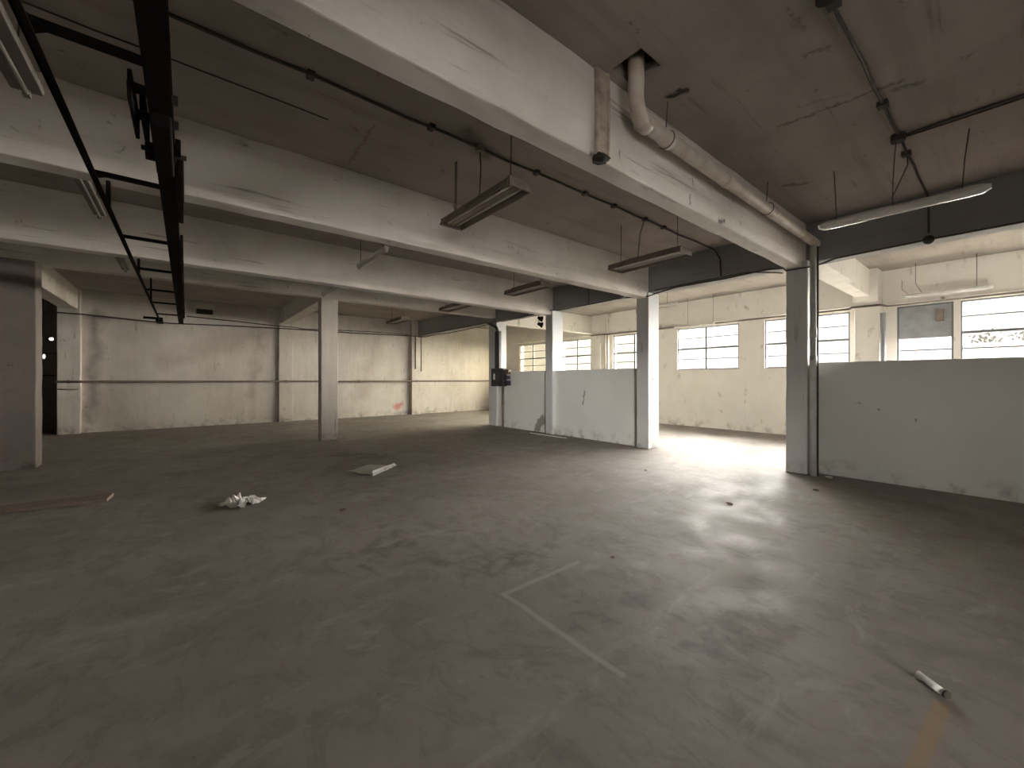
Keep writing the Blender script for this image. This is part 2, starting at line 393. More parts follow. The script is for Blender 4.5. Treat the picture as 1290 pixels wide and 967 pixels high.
# pilasters
def pil(n, x0, x1, y0, y1, z1, m, seed):
    bm = B(); rough_box(bm, x0, x1, y0, y1, 0, z1, .4, .004, seed); struct('trim_%d' % n, bm, m, .012)
pil(3, -2.82, -2.37, YB-.22, YB+.02, ZS, m_back, 21)
pil(4, 2.63, 3.08, YB-.14, YB+.02, ZS, m_back, 22)
pil(5, 7.79, 8.22, YB-.22, YB+.02, ZS, m_back, 23)
pil(6, XR-.28, XR+.02, 10.35, 10.84, 3.4, m_white, 24)
pil(7, XR-.4, XR+.02, 2.0, 2.46, 3.42, m_white, 25)

# ------------------------------------------------------------------ columns and beams
def column(x0, x1, y0, y1, z1, label, seed, mat=m_col, group=None):
    bm = B(); rough_box(bm, x0, x1, y0, y1, 0, z1, .28, .004, seed)
    o = obj('concrete_column', bm, mat, None, .014); return tag(o, label, 'column', group)
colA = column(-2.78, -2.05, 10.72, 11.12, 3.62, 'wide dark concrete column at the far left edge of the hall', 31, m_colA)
colB = column(2.64, 3.05, 10.95, 11.25, 3.62, 'slim free-standing cream concrete column in the middle of the hall', 32, m_cream)
p1 = column(8.08, 8.50, 10.88, 11.32, 3.5, 'column carrying the black switch box at the end of the low wall', 33)
p2 = column(8.03, 8.45, 8.17, 8.46, 3.5, 'column built into the middle of the low partition wall', 34)
p3 = column(8.03, 8.45, 5.13, 5.44, 3.5, 'white column with peeling patch at left side of the opening', 35)
p4 = column(7.88, 8.30, 2.12, 2.43, 3.5, 'grey-green column with a downpipe at right side of the opening', 36)
def beam(d, label, seed, mat=m_beam):
    bm = B(); rough_box(bm, *d, .3, .005, seed)
    return tag(obj('concrete_beam', bm, mat, None, .014), label, 'beam')
beam((XL, 8.1, 2.2, 2.4, 3.4, ZS), 'nearest ceiling beam, the one with the drain pipe along it', 41)
beam((XL, 8.1, 5.17, 5.4, 3.39, ZS), 'second ceiling beam, ending on the white column beside the opening', 42)
beam((XL, 8.1, 8.22, 8.45, 3.38, ZS), 'third ceiling beam, ending over the column inside the low wall', 43)
beam((XL, 8.1, 10.95, 11.2, 3.62, ZS), 'shallower ceiling beam carried by the free-standing slim column', 44)
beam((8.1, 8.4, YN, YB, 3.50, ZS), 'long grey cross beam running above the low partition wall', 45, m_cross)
beam((-2.76, -2.42, 11.2, YB-.02, 3.55, ZS), 'short beam from the wide left column to the back wall', 46)
beam((2.68, 3.02, 11.2, YB-.02, 3.60, ZS), 'short beam from the slim central column to the back wall', 47)
beam((8.4, XR-.1, 10.88, 11.14, 3.43, ZS), 'pale beam beyond the low wall, at its far end', 48, m_white)
bm = B(); rough_box(bm, 8.4, XR-.02, 2.15, 2.42, 3.52, ZS, .3, .004, 49)
rough_box(bm, 8.4, 10.55, 2.02, 2.15, 3.5, ZS, .3, .003, 50); rough_box(bm, 12.5, XR, 2.0, 2.46, 3.40, ZS, .3, .003, 51)
tag(obj('concrete_beam', bm, m_white, None, .012), 'pale stepped beam in the bright bay behind the downpipe column', 'beam')

# ------------------------------------------------------------------ drain pipe
e = thing('drain_pipe', 'yellowed drain pipe bending out of a ceiling hole along the nearest beam', 'pipe', (3.0, 2.02, 3.8))
R = .066; yq = 2.06; zq = 3.80
arc = [(2.92, 1.98, ZS+.25), (2.92, 1.98, ZS-.08)]
c0 = Vector((2.92, 1.98, 0))
for k in range(1, 9):
    a = k/8*math.pi/2; arc.append((2.92+.2*(1-math.cos(a)), 1.98+.06*k/8, zq+.2-.2*math.sin(a)))
tub('elbow', arc, R, m_pvc, e, 18)
pr = tub('pipe_run', [(3.11, 2.04, zq), (5.2, 2.05, zq-.005), (7.9, 2.05, zq-.02), (8.04, 2.05, zq-.03)], R, m_pvc, e, 18)
for x in (3.14, 3.52, 4.75, 6.2): tub('coupling', [(x-.055, yq-.01, zq), (x+.055, yq-.01, zq)], R+.009, m_pvc, pr, 18)
for x in (3.45, 5.9):
    bm = B(); tube(bm, [(x+.06, yq-.01+.078*math.cos(t), zq+.078*math.sin(t)) for t in [i*math.pi/12 for i in range(25)]], .006, 6, False); tube(bm, [(x+.06, yq, zq+.07), (x+.06, yq-.02, ZS)], .006, 6)
    obj('hanger_strap', bm, m_rust, e)
e = thing('downpipe', 'painted downpipe with a rusty joint running down the opening column', 'pipe', (7.83, 2.08, 0))
pr = tub('pipe_run', [(7.86, 2.04, 0), (7.86, 2.04, zq-.1)], .045, m_pipew, e, 14)
tub('conduit', [(7.93, 2.00, 0), (7.93, 2.00, 1.8), (7.94, 2.0, 3.7)], .016, m_cable, e, 8, 'thin dark conduit beside the pipe')
for z in (1.85, 2.3): tub('coupling', [(7.86, 2.04, z-.08), (7.86, 2.04, z+.08)], .053, m_pipew, pr, 14)
e = thing('pipe_remnant', 'stained upright channel on the nearest beam with broken lower end', 'pipe', (2.72, 2.14, 3.3))
bm = B()
for x in (2.66, 2.80): tube(bm, [(x, 2.185, 3.42), (x+.01, 2.185, 3.8), (x, 2.185, ZS)], .022, 8)
box(bm, 2.67, 2.79, 2.175, 2.205, 3.42, ZS); obj('channel', bm, simple('stained_channel', (.50, .43, .35), .8, 0, (.22, .16, .11), .8, 7.), e)
bm = B(); bmesh.ops.create_icosphere(bm, subdivisions=2, radius=.07)
for v in bm.verts: v.co = Vector((v.co.x*1.2, v.co.y*.9, v.co.z*.6))*(1+.5*noise.noise(v.co*30)) + Vector((2.72, 2.19, 3.41))
obj('broken_end', bm, m_dark, e)

# ------------------------------------------------------------------ light fittings
def twin(loc, width, length, label, rods, tilt=0, group='twin tube fittings hung from the hall ceiling'):
    """hung twin tube fitting, long axis Y. loc = centre of its underside"""
    x, y, z = loc; e = thing('fluorescent_fixture', label, 'ceiling light', loc, group)
    w = width/2; l = length/2; h = .10
    bm = B()   # hollow inverted tray with flared lip
    prof = [(-w, 0), (-w-.012, 0), (-w*.93, .055), (-w*.72, h), (w*.72, h), (w*.93, .055), (w+.012, 0), (w, 0), (w*.90, .055), (w*.69, h-.012), (-w*.69, h-.012), (-w*.90, .055)]
    A = [bm.verts.new((x+p[0], y-l, z+p[1])) for p in prof]; C = [bm.verts.new((x+p[0], y+l, z+p[1])) for p in prof]
    n = len(prof)
    for k in range(n): bm.faces.new((A[k], A[(k+1) % n], C[(k+1) % n], C[k]))
    for R_ in (A, C):
        for q in ((0, 1, 2, 11), (11, 2, 3, 10), (10, 3, 4, 9), (9, 4, 5, 8), (8, 5, 6, 7)): bm.faces.new([R_[i] for i in q])
    bmesh.ops.recalc_face_normals(bm, faces=bm.faces)
    obj('housing', bm, m_fix, e)
    for s in (-1, 1): bx('end_plate', (x-w*.9, x+w*.9, y+s*l-.012, y+s*l+.012, z+.004, z+.088), m_fix, e, .003)
    bx('spine', (x-.035, x+.035, y-l+.02, y+l-.02, z+.03, z+.09), m_fixin, e)
    for s in (-1, 1): tub('tube', [(x+s*w*.45, y-l+.05, z+.035), (x+s*w*.45, y+l-.05, z+.035)], .016, m_tube, e, 10)
    bx('ballast_box', (x-.05, x+.05, y-l*.75, y+l*.75, z+h, z+h+.035), m_fix, e)
    for (ry, top) in rods: tub('hanging_wire', [(x, y+ry*l, z+h), (x+.01, y+ry*l, top)], .005, m_cable, e, 6)
    return e
twin((2.50, 3.65, 3.39), .28, 1.30, 'large nearest hung fitting with two dead tubes, under the first bay', [(-.8, ZS), (.8, ZS), (.85, ZS)])
twin((5.70, 3.66, 3.39), .36, 1.26, 'hung twin tube fitting in front of the opening, right of the largest one', [(-.8, ZS), (.8, ZS)])
twin((5.54, 6.42, 3.40), .28, 1.15, 'hung twin tube fitting between the second and third beams', [(-.8, ZS), (.7, ZS)])
twin((5.45, 9.15, 3.40), .30, 1.20, 'small hung twin tube fitting beyond the third beam, left of the switch box', [(.8, ZS)])
twin((5.35, 12.6, 3.42), .30, 1.20, 'farthest small hung fitting, near the back wall right of the slim column', [(.8, ZS), (-.8, ZS)])
def batten(x, y0, y1, z, label, mat=m_fixw, rods=(), w=.035, z2=None, group='bare single tube battens in the hall'):
    e = thing('batten_light', label, 'ceiling light', (x, (y0+y1)/2, z), group)
    bd = bx('body', (x-w, x+w, y0, y1, z+.03, z+.085), mat, e, .006)
    tub('tube', [(x, y0+.04, z+.012), (x, y1-.04, z+.012)], .016, m_tube if mat is m_fixw else mat, e, 10)
    for yy in (y0+.02, y1-.02): bx('lamp_holder', (x-.018, x+.018, yy-.02, yy+.02, z-.008, z+.04), mat, bd, .003)
    for yy in rods: tub('hanging_wire', [(x, yy, z+.085), (x+.01, yy, ZS)], .005, m_cable, e, 6)
    return e
batten(2.28, 5.75, 7.0, 3.42, 'bare pale batten light hung past the second beam', rods=(5.9, 6.9))
batten(2.40, 8.55, 9.8, 3.42, 'bare batten light just above the slim central column', rods=(8.7,))
m_fixd = simple('dimmed_batten_enamel', (.16, .14, .12), .6, 0, (.09, .08, .07), .6, 6.)  # dimness of the left side put into the enamel of these battens
batten(-.80, 5.45, 6.8, 3.46, 'dim batten light left of the black overhead track, second from the camera', m_fixd, rods=(6.6,), w=.05)
batten(-.84, 8.6, 9.9, 3.46, 'faint batten light left of the black overhead track, farthest of its row', m_fixd, rods=(9.8,), w=.05)
batten(-.82, 2.65, 4.1, 3.42, 'barely visible dark batten light at top left corner beside the track', m_fixd, rods=(3.9,), w=.075)

def clear_fix(x, y0, y1, z, label, wires):
    e = thing('diffuser_light', label, 'ceiling light', (x, (y0+y1)/2, z), 'long fittings with a clear cover')
    bm = B(); tube(bm, [(x, y0, z+.06), (x, y0+.05, z+.06), (x, y1-.05, z+.06), (x, y1, z+.06)], .06, 12, True, [.03, .058, .058, .03])
    for v in bm.verts:
        if v.co.z > z+.06: v.co.z = z+.06+(v.co.z-z-.06)*.4
    obj('tray', bm, m_fixw, e)
    bm = B(); tube(bm, [(x, y0-.02, z+.055), (x, y0+.04, z+.055), (x, y1-.04, z+.055), (x, y1+.02, z+.055)], .07, 14, True, [.04, .072, .072, .04])
    for v in bm.verts:
        if v.co.z > z+.06: v.co.z = z+.06
    obj('clear_cover', bm, m_clear, e, 0, True)
    for s in (-1, 1): tub('tube', [(x+s*.028, y0+.06, z+.03), (x+s*.028, y1-.06, z+.03)], .014, m_tube, e, 8)
    for w_ in wires: tub('hanging_wire', w_, .005, m_cable, e, 6)
clear_fix(6.32, .17, 1.56, 3.46, 'long light with clear cover hung in the nearest right bay',
          [[(6.32, 1.4, 3.53), (6.33, 1.41, 3.8), (6.3, 1.42, ZS)], [(6.32, .35, 3.53), (6.3, .33, 3.85), (6.32, .3, ZS)], [(6.3, .88, 3.53), (6.15, .86, 3.7), (5.95, .82, 3.9), (5.86, .79, 4.1)]])
clear_fix(12.70, .3, 1.6, 3.40, 'long light with clear cover beyond the right low wall near windows',
          [[(12.7, 1.5, 3.46), (12.68, 1.62, 3.6), (12.7, 1.62, 3.8)], [(12.7, 1.3, 3.47), (12.7, 1.4, 3.7), (12.7, 1.4, ZS)], [(12.7, .5, 3.47), (12.7, .5, ZS)]])
batten(12.45, 5.7, 7.0, 3.20, 'slim batten light hung in front of the upper edge of the middle window', rods=(5.75, 6.55), group='battens beyond the low wall')
batten(10.3, 5.7, 6.9, 3.55, 'batten light beyond the low wall, just left of the white opening column', rods=(6.8, 6.0), group='battens beyond the low wall')

# ------------------------------------------------------------------ overhead track
e = thing('overhead_track', 'black steel overhead track with cross rungs hanging at upper left', 'track', (-.3, 6, 3.15))
bm = B()
box(bm, -.175, -.065, -2, 15.0, 3.14, 3.155); box(bm, -.127, -.113, -2, 15.0, 3.15, 3.27); box(bm, -.175, -.065, -2, 15.0, 3.265, 3.28)
obj('main_rail', bm, m_black, e)
bm = B(); box(bm, -.585, -.545, -2, 14.6, 3.14, 3.15); box(bm, -.585, -.575, -2, 14.6, 3.14, 3.19); obj('side_rail', bm, m_black, e)
for y in (-.4, 1.2, 2.78, 4.5, 6.3, 7.98, 9.75, 11.3, 13.2): bx('rung', (-.575, -.12, y-.025, y+.025, 3.152, 3.182), m_black, e, .003)
for y in (4.5, 2.78): 
    bm = B(); v = [bm.verts.new(p) for p in ((-.575, y-.09, 3.15), (-.575, y+.09, 3.15), (-.48, y, 3.15), (-.575, y-.09, 3.162), (-.575, y+.09, 3.162), (-.48, y, 3.162))]
    for q in ((0, 1, 2), (5, 4, 3), (0, 3, 4, 1), (1, 4, 5, 2), (2, 5, 3, 0)): bm.faces.new([v[i] for i in q])
    obj('gusset', bm, m_black, e)
for y, z in ((2.3, 3.4), (5.28, 3.39), (8.33, 3.38), (11.07, 3.62)):
    bx('hanger_bracket', (-.15, -.09, y-.05, y+.05, 3.27, z+.01), m_black, e); bx('hanger_bracket', (-.58, -.55, y-.03, y+.03, 3.15, z+.01), m_black, e)
bx('end_bracket', (-.64, -.5, 14.3, 14.9, 3.1, 3.18), m_black, e); bx('bracket_arm', (-.9, -.5, 14.55, 14.6, 3.18, 3.24), m_black, e)
e = thing('trolley', 'black trolley block clamped on the overhead track nearest the camera', 'trolley', (-.15, 3.5, 3.15))
bx('side_plate', (-.255, -.235, 3.05, 3.55, 3.10, 3.26), m_black, e, .006)
bx('inner_plate', (-.215, -.19, 3.2, 3.6, 3.12, 3.24), m_black, e, .006)
for y in (3.12, 3.42): tub('axle', [(-.26, y, 3.2), (-.04, y, 3.2)], .028, m_black, e, 10)
bm = B(); tube(bm, [(-.22, 3.75, 3.13), (-.17, 3.75, 3.13)], .06, 14); tube(bm, [(-.24, 3.72, 3.13), (-.0, 3.72, 3.13)], .018, 8); obj('wheel', bm, m_black, e, 0, True)
bx('motor_block', (-.17, -.07, 3.2, 3.95, 3.06, 3.14), m_black, e, .01)
bx('clamp', (-.06, -.03, 3.6, 3.72, 3.12, 3.2), m_black, e); bx('clamp', (-.06, -.015, 3.95, 4.6, 3.10, 3.22), m_black, e, .01); bx('clamp', (-.06, -.02, 4.75, 5.2, 3.1, 3.2), m_black, e, .01)
for i, (ya, yb_) in enumerate(((6.1, 6.9), (7.3, 7.9), (8.3, 9.3), (10.0, 11.0), (12.0, 13.0))):
    e = thing('hanger_carrier', ['small black carrier hooked on the overhead track, just past the trolley', 'small black carrier hooked on the overhead track, second past the trolley', 'small black carrier at mid-length of the overhead track', 'small black carrier near the far end of the overhead track', 'farthest small black carrier on the overhead track'][i], 'carrier', (-.05, ya, 3.1), 'carriers on the overhead track')
    bx('plate', (-.06, -.03, ya, yb_, 3.08, 3.24), m_black, e, .006)
    tub('hook', [(-.045, (ya+yb_)/2, 3.09), (-.045, (ya+yb_)/2+.03, 3.03), (-.045, (ya+yb_)/2-.02, 3.02)], .01, m_black, e, 6)

# ------------------------------------------------------------------ ceiling conduits
def wav(p, q, n, a, seed):
    rn = random.Random(seed); p = Vector(p); q = Vector(q)
    return [tuple(p.lerp(q, i/n) + (Vector((rn.uniform(-a, a), rn.uniform(-a, a), rn.uniform(-a, a)*.5)) if 0 < i < n else Vector())) for i in range(n+1)]
e = thing('ceiling_conduit', 'dark conduit with clamps along the ceiling behind the nearest beam', 'conduit', (0, 3.74, 4.1))
tub('conduit_run', wav((-3, 3.74, ZS-.025), (8.05, 3.74, ZS-.025), 26, .012, 3) + [(8.08, 3.70, ZS-.06), (8.085, 3.60, 3.9), (8.085, 3.58, 3.56)], .014, m_cable, e)
for x in (.82, 1.95, 2.55, 3.4, 4.3, 4.95, 5.75, 6.3): bx('clamp', (x-.03, x+.03, 3.70, 3.78, ZS-.045, ZS), m_cable, e)
bm = B(); tube(bm, [(2.55, 3.74, ZS-.07), (2.55, 3.74, ZS)], .055, 14); obj('junction_box', bm, m_brown, e, .004)
tub('drop_cable', [(2.55, 3.74, ZS-.06), (2.56, 3.74, 3.9), (2.53, 3.73, 3.5)], .007, m_cable, e, 6)
tub('drop_cable', [(5.75, 3.76, ZS-.06), (5.68, 3.78, 3.9), (5.65, 3.8, 3.5)], .007, m_cable, e, 6)
tag(tub('thin_ceiling_wire', wav((-1.5, 4.27, ZS-.008), (1.1, 4.3, ZS-.008), 8, .006, 6), .006, m_cable), 'thin dark wire on the ceiling, beside the thicker conduit at left', 'wire')
e = thing('ceiling_conduit', 'conduit crossing the nearest right ceiling bay with a side branch', 'conduit', (5.8, .78, 4.1))
tub('conduit_run', wav((2.2, .79, ZS-.02), (8.08, .77, ZS-.02), 14, .008, 4) + [(8.085, .76, 3.9), (8.085, .76, 3.6)], .013, m_cable, e)
tub('branch', wav((5.9, .79, ZS-.02), (5.95, -3, ZS-.02), 8, .012, 5), .011, m_cable, e)
tub('branch', wav((5.95, .79, ZS-.02), (6.0, -3, ZS-.02), 8, .012, 9), .011, m_cable, e)
bm = B(); tube(bm, [(5.88, .78, ZS-.08), (5.88, .78, ZS)], .06, 14); obj('junction_box', bm, m_cable, e, .004)
for x in (3.45, 5.08, 6.4): bx('clamp', (x-.04, x+.04, .74, .82, ZS-.05, ZS), m_cable, e)
bm = B(); tube(bm, [(3.3, .79, ZS-.09), (3.3, .79, ZS)], .055, 12); obj('lamp_holder', bm, m_dark, e, .004)
tub('drop_wire', [(5.9, .76, ZS-.06), (6.0, .73, 4.0), (6.0, .72, 3.85), (5.9, .75, 3.7), (6.1, .86, 3.56)], .006, m_cable, e, 6)
e = thing('junction_box', 'round dark box under the grey cross beam above the right low wall', 'junction box', (8.08, .76, 3.5))
tub('box', [(8.05, .76, 3.5), (8.10, .76, 3.5)], .06, m_cable, e, 14)
# cable along the cross beam edge
pts = [(8.06, 16.6, 3.52), (8.06, 14, 3.5), (8.06, 12.2, 3.5), (8.05, 11.4, 3.5), (8.03, 10.8, 3.46), (8.05, 9.9, 3.47), (8.06, 8.9, 3.49), (8.0, 8.5, 3.5), (7.99, 8.14, 3.49), (8.06, 7.9, 3.47), (8.06, 6.9, 3.48), (8.07, 6, 3.49), (8.05, 5.6, 3.46), (7.99, 5.45, 3.42), (7.99, 5.1, 3.40), (8.06, 4.95, 3.45), (8.06, 4.5, 3.5), (8.06, 3.5, 3.49), (8.06, 2.75, 3.51), (8.0, 2.5, 3.46), (7.85, 2.42, 3.38), (7.84, 2.1, 3.37), (8.0, 1.97, 3.42), (8.06, 1.8, 3.48), (8.06, .76, 3.5), (8.07, -1, 3.5), (8.07, -4, 3.5)]
tag(tub('beam_cable', pts, .013, m_cable), 'dark cable following the lower edge of the grey cross beam', 'cable')
tag(tub('beam_cable', [(7.9, 2.48, 3.36), (8.0, 2.65, 3.42), (8.06, 3.1, 3.53), (8.07, 5, 3.53)], .009, m_cable), 'short second cable on the grey cross beam, left of downpipe column', 'cable')
tag(tub('drop_wire', [(8.085, 9.3, 3.5), (8.085, 9.3, 3.95)], .01, m_cable, n=6), 'short dark upright wire on the grey cross beam, between middle column and switch box', 'wire')
tag(tub('drop_wire', [(8.085, 6.9, 3.5), (8.085, 6.9, 3.95)], .01, m_cable, n=6), 'short dark upright wire on the grey cross beam, between middle and white columns', 'wire')
tag(bx('insulator', (8.0, 8.08, 5.75, 5.85, 3.48, 3.58), m_pipew, None, .01), 'small white insulator under cross beam, just left of the white opening column', 'insulator')

# back wall pipes and cables
e = thing('wall_rail', 'dark steel pipe running level along the whole back wall', 'pipe', (3, YB-.06, 1.5))
tub('pipe_run', [(-2.85, YB-.26, 1.49), (-2.30, YB-.26, 1.49), (-2.1, YB-.245, 1.49), (8.3, YB-.26, 1.49), (8.6, YB-.06, 1.49), (13, YB-.05, 1.49)], .035, m_brown, e)
tub('pipe_stub', [(-2.8, YB-.25, 1.28), (-2.5, YB-.25, 1.27), (-2.4, YB-.2, 1.27)], .02, m_brown, e); 
for x in (-2.6, 2.85, 5.5, 8.0): bx('bracket', (x-.02, x+.02, YB-.26, YB, 1.44, 1.54), m_brown, e)
tag(tub('wall_cable', [(-4.5, YB-.28, 3.38), (-3.0, YB-.28, 3.42), (-2.2, YB-.27, 3.42), (-1.2, YB-.27, 3.36), (-.4, YB-.25, 3.33), (1, YB-.25, 3.38), (3, YB-.25, 3.42), (5, YB-.24, 3.43), (7.7, YB-.26, 3.48), (8.3, YB-.25, 3.5)], .02, m_cable), 'long sagging cable across the top of the back wall', 'cable')
tag(tub('wall_cable', [(0, YB-.04, 3.62), (1.5, YB-.04, 3.57), (2.6, YB-.17, 3.5), (3.2, YB-.17, 3.5), (3.4, YB-.04, 3.48), (6, YB-.04, 3.56), (7.7, YB-.05, 3.55)], .016, m_cable), 'thinner upper cable on the back wall beginning under the wall box', 'cable')
tag(tub('wall_cable', [(8.06, 16.7, 3.45), (8.06, 16, 3.4), (8.06, 15, 3.42), (8.06, 14, 3.38), (8.06, 12.8, 3.4), (8.02, 11.4, 3.42)], .014, m_cable), 'drooping cable between the back pilaster and the switch box column', 'cable')
tag(tub('drop_conduit', [(7.95, YB-.25, 3.48), (7.95, YB-.25, 2.02)], .022, m_cable), 'dark conduit ending halfway down the face of the back wall pilaster', 'conduit')
tag(tub('drop_conduit', [(8.32, YB-.05, 3.5), (8.32, YB-.05, 1.92)], .022, m_cable), 'longer dark conduit hanging just right of the back wall pilaster', 'conduit')
e = thing('wall_box', 'small cream box high on the back wall, right of the overhead track', 'wall box', (.45, YB-.12, 3.85))
bx('cover', (.22, .72, YB-.18, YB, 3.88, 4.06), m_fixw, e, .01); bx('grille', (.25, .69, YB-.16, YB, 3.74, 3.88), m_dark, e, .006, 'dark open lower part')
e = thing('ceiling_wiring', 'dark wiring with a round box on the ceiling near the slim column', 'conduit', (4.5, 13, 4.1))
tub('conduit_run', wav((3.3, 14.4, ZS-.02), (6.5, 11.6, ZS-.02), 6, .01, 8), .014, m_cable, e); tub('junction_box', [(4.9, 13.0, ZS-.07), (4.9, 13.0, ZS)], .06, m_cable, e, 12)

# window side pipe
e = thing('window_pipe', 'straight pipe along the wall just above the far windows', 'pipe', (12.9, 4, 3.34))
tub('pipe_run', [(12.88, -4, 3.28), (12.88, 1.9, 3.29), (12.66, 2.0, 3.30), (12.66, 2.5, 3.31), (12.9, 2.6, 3.31), (12.9, 10.0, 3.33), (12.78, 10.3, 3.33), (12.78, 10.8, 3.33)], .026, m_fix, e)
for y in (-.5, 1.0, 3.6, 6, 8.4): bx('clip', (12.86, 13.1, y-.02, y+.02, 3.29, 3.37), m_fix, e)
e = thing('riser_pipe', 'pair of pale vertical pipes beside the far window pilaster', 'pipe', (12.95, 10.1, 0))
for y in (10.08, 10.22): tub('pipe_run', [(12.98, y, 0), (12.98, y, ZS)], .035, m_white, e, 10)
tag(tub('pilaster_side_bar', [(12.62, 1.93, 0), (12.62, 1.93, 3.1)], .05, m_panelm, n=12), 'added grey upright bar for the dark side of the pale pilaster right of opening', 'pipe')  # bar added to stand for the pilaster's darker side face
e = thing('hanging_lamp', 'small dark double lamp hung under beam beyond the low wall', 'lamp', (9.2, 10, 3.4))
for z in (3.62, 3.42):
    bm = B(); tube(bm, [(9.15, 10.0, z), (9.22, 9.98, z-.02), (9.3, 9.95, z-.04)], .05, 12, True, [.04, .06, .10]); obj('shade', bm, m_black, e, 0, True)
tub('stem', [(9.2, 10.0, 3.35), (9.2, 10.0, ZS)], .012, m_black, e)

# ------------------------------------------------------------------ switch box
e = thing('switch_box', 'black electrical switch box on the column at end of low wall', 'electrical box', (7.95, 10.5, 1.3))
bx('body', (7.93, 8.10, 10.33, 10.98, 1.33, 1.92), m_box, e, .012)
dr = bx('door', (7.905, 7.93, 10.45, 10.92, 1.38, 1.87), m_box, e, .006)
bx('handle', (7.87, 7.905, 10.72, 10.78, 1.55, 1.75), m_fixw, dr, .008, 'pale handle')
bx('side_gear', (7.96, 8.1, 10.12, 10.34, 1.36, 1.52), m_box, e, .02); bx('side_gear', (7.96, 8.1, 10.15, 10.34, 1.56, 1.68), m_box, e, .02); bx('side_gear', (7.98, 8.1, 10.12, 10.34, 1.72, 1.88), m_rust, e, .02)
e = thing('trunking', 'thick black upright trunking from cross beam down to switch box', 'trunking', (8.0, 10.7, 1.9))
bx('duct', (7.98, 8.08, 10.60, 10.84, 1.92, 3.15), m_box, e, .01)
tub('bend', [(8.03, 10.72, 3.12), (8.02, 10.8, 3.28), (8.0, 11.1, 3.42), (8.02, 11.3, 3.46)], .05, m_box, e, 12)
e = thing('lower_conduit', 'brown upright conduit from switch box down to the floor', 'conduit', (8.05, 10.45, 0))
pr = tub('conduit_run', [(8.07, 10.5, 0), (8.07, 10.5, 1.33)], .035, m_brown, e, 10); tub('coupling', [(8.07, 10.5, .74), (8.07, 10.5, .84)], .048, m_brown, pr, 10)

# ------------------------------------------------------------------ lit alcove at far left
e = thing('bulb_lamp', 'small lit bulb glowing in the dark gap beside the left pilaster', 'lamp', (-2.98, YB+.1, 2.7))
bm = B(); bmesh.ops.create_icosphere(bm, subdivisions=3, radius=.045)
bmesh.ops.translate(bm, verts=bm.verts, vec=(-2.98, YB+.1, 2.70)); obj('bulb', bm, m_bulb, e, 0, True)
tub('cord', [(-2.98, YB+.1, 2.74), (-2.98, YB+.1, ZS)], .006, m_cable, e, 6); tub('socket', [(-2.98, YB+.1, 2.73), (-2.98, YB+.1, 2.80)], .022, m_black, e, 8)
e = thing('small_light', 'tiny white light lower in the dark gap at far left', 'lamp', (-3.1, YB+.3, 2.2))
bm = B(); bmesh.ops.create_icosphere(bm, subdivisions=2, radius=.04)
for v in bm.verts: v.co = Vector((v.co.x*.8, v.co.y*.5, v.co.z*1.8)) + Vector((-3.12, YB+.1, 2.2))
obj('shade', bm, emis('small_glow', (1, .95, .9), .12), e, 0, True); bx('bracket', (-3.14, -2.88, YB+.09, YB+.11, 2.28, 2.3), m_black, e)
e = thing('wall_shelf', 'dark little shelf in the gap beside the left pilaster', 'shelf', (-3.1, YB+.3, 1.7))
bx('board', (-3.25, -2.9, YB+.3, YB+.6, 1.66, 1.69), m_black, e); bx('bracket', (-2.93, -2.9, YB+.3, YB+.6, 1.5, 1.66), m_black, e)

# ------------------------------------------------------------------ things on the floor
def crumple(name, cx, cy, sx, sy, h, seed, mat, rot=0, n=14, z0=.004, freq=9):
    bm = B(); rn = random.Random(seed); V = []
    ca, sa = math.cos(rot), math.sin(rot)
    for i in range(n+1):
        row = []
        for j in range(n+1):
            u = (i/n-.5); v = (j/n-.5); p = Vector((u*sx, v*sy, 0))
            q = Vector((u*4+seed, v*4, 0)); e_ = (1-(2*abs(u))**3)
            p.x += .12*sx*noise.noise(q); p.y += .12*sy*noise.noise(q+Vector((7, 3, 1)))
            z = z0 + max(0, h*(.35+noise.noise(q*1.6+Vector((0, 0, 5)))*1.3) * (.35+.65*e_)) + rn.uniform(0, h*.05)
            row.append(bm.verts.new((cx+p.x*ca-p.y*sa, cy+p.x*sa+p.y*ca, z)))
        V.append(row)
    for i in range(n):
        for j in range(n): bm.faces.new((V[i][j], V[i+1][j], V[i+1][j+1], V[i][j+1]))
    bmesh.ops.recalc_face_normals(bm, faces=bm.faces)
    o = obj(name, bm, mat); md = o.modifiers.new('thick', 'SOLIDIFY'); md.thickness = .002
    return o
tag(crumple('crumpled_paper', .55, 6.08, .38, .36, .09, 4, m_paper, .5), 'crumpled white paper on the floor, left of the flat sheet', 'paper')
# flat sheet with folded front corner
bm = B(); P = [(2.10, 7.02), (2.60, 7.34), (2.92, 6.92), (2.68, 6.75), (2.34, 6.48)]
n = 6; top = []
vs = [bm.verts.new((x, y, .006 + .03*abs(math.sin(3*k)))) for k, (x, y) in enumerate(P)]; cvt = bm.verts.new((2.53, 6.93, .03))
for k in range(5): bm.faces.new((vs[k], vs[(k+1) % 5], cvt))
bmesh.ops.subdivide_edges(bm, edges=bm.edges, cuts=3, use_grid_fill=True)
for v in bm.verts: v.co.z = max(.004, v.co.z + .03*noise.noise(v.co*6))
e = thing('paper_sheet', 'flat pale sheet of paper with a folded corner on the floor', 'paper', (2.5, 6.9, 0))
o = obj('sheet', bm, simple('dull_paper', (.60, .56, .51), .9, 0, (.46, .43, .39), .5, 9.), e); md = o.modifiers.new('t', 'SOLIDIFY'); md.thickness = .003
bm = B(); q = [bm.verts.new(p) for p in ((2.33, 6.46, .006), (2.66, 6.72, .008), (2.93, 6.93, .02), (2.90, 6.98, .055), (2.62, 6.80, .05), (2.36, 6.57, .06))]
bm.faces.new((q[0], q[1], q[4], q[5])); bm.faces.new((q[1], q[2], q[3], q[4]))
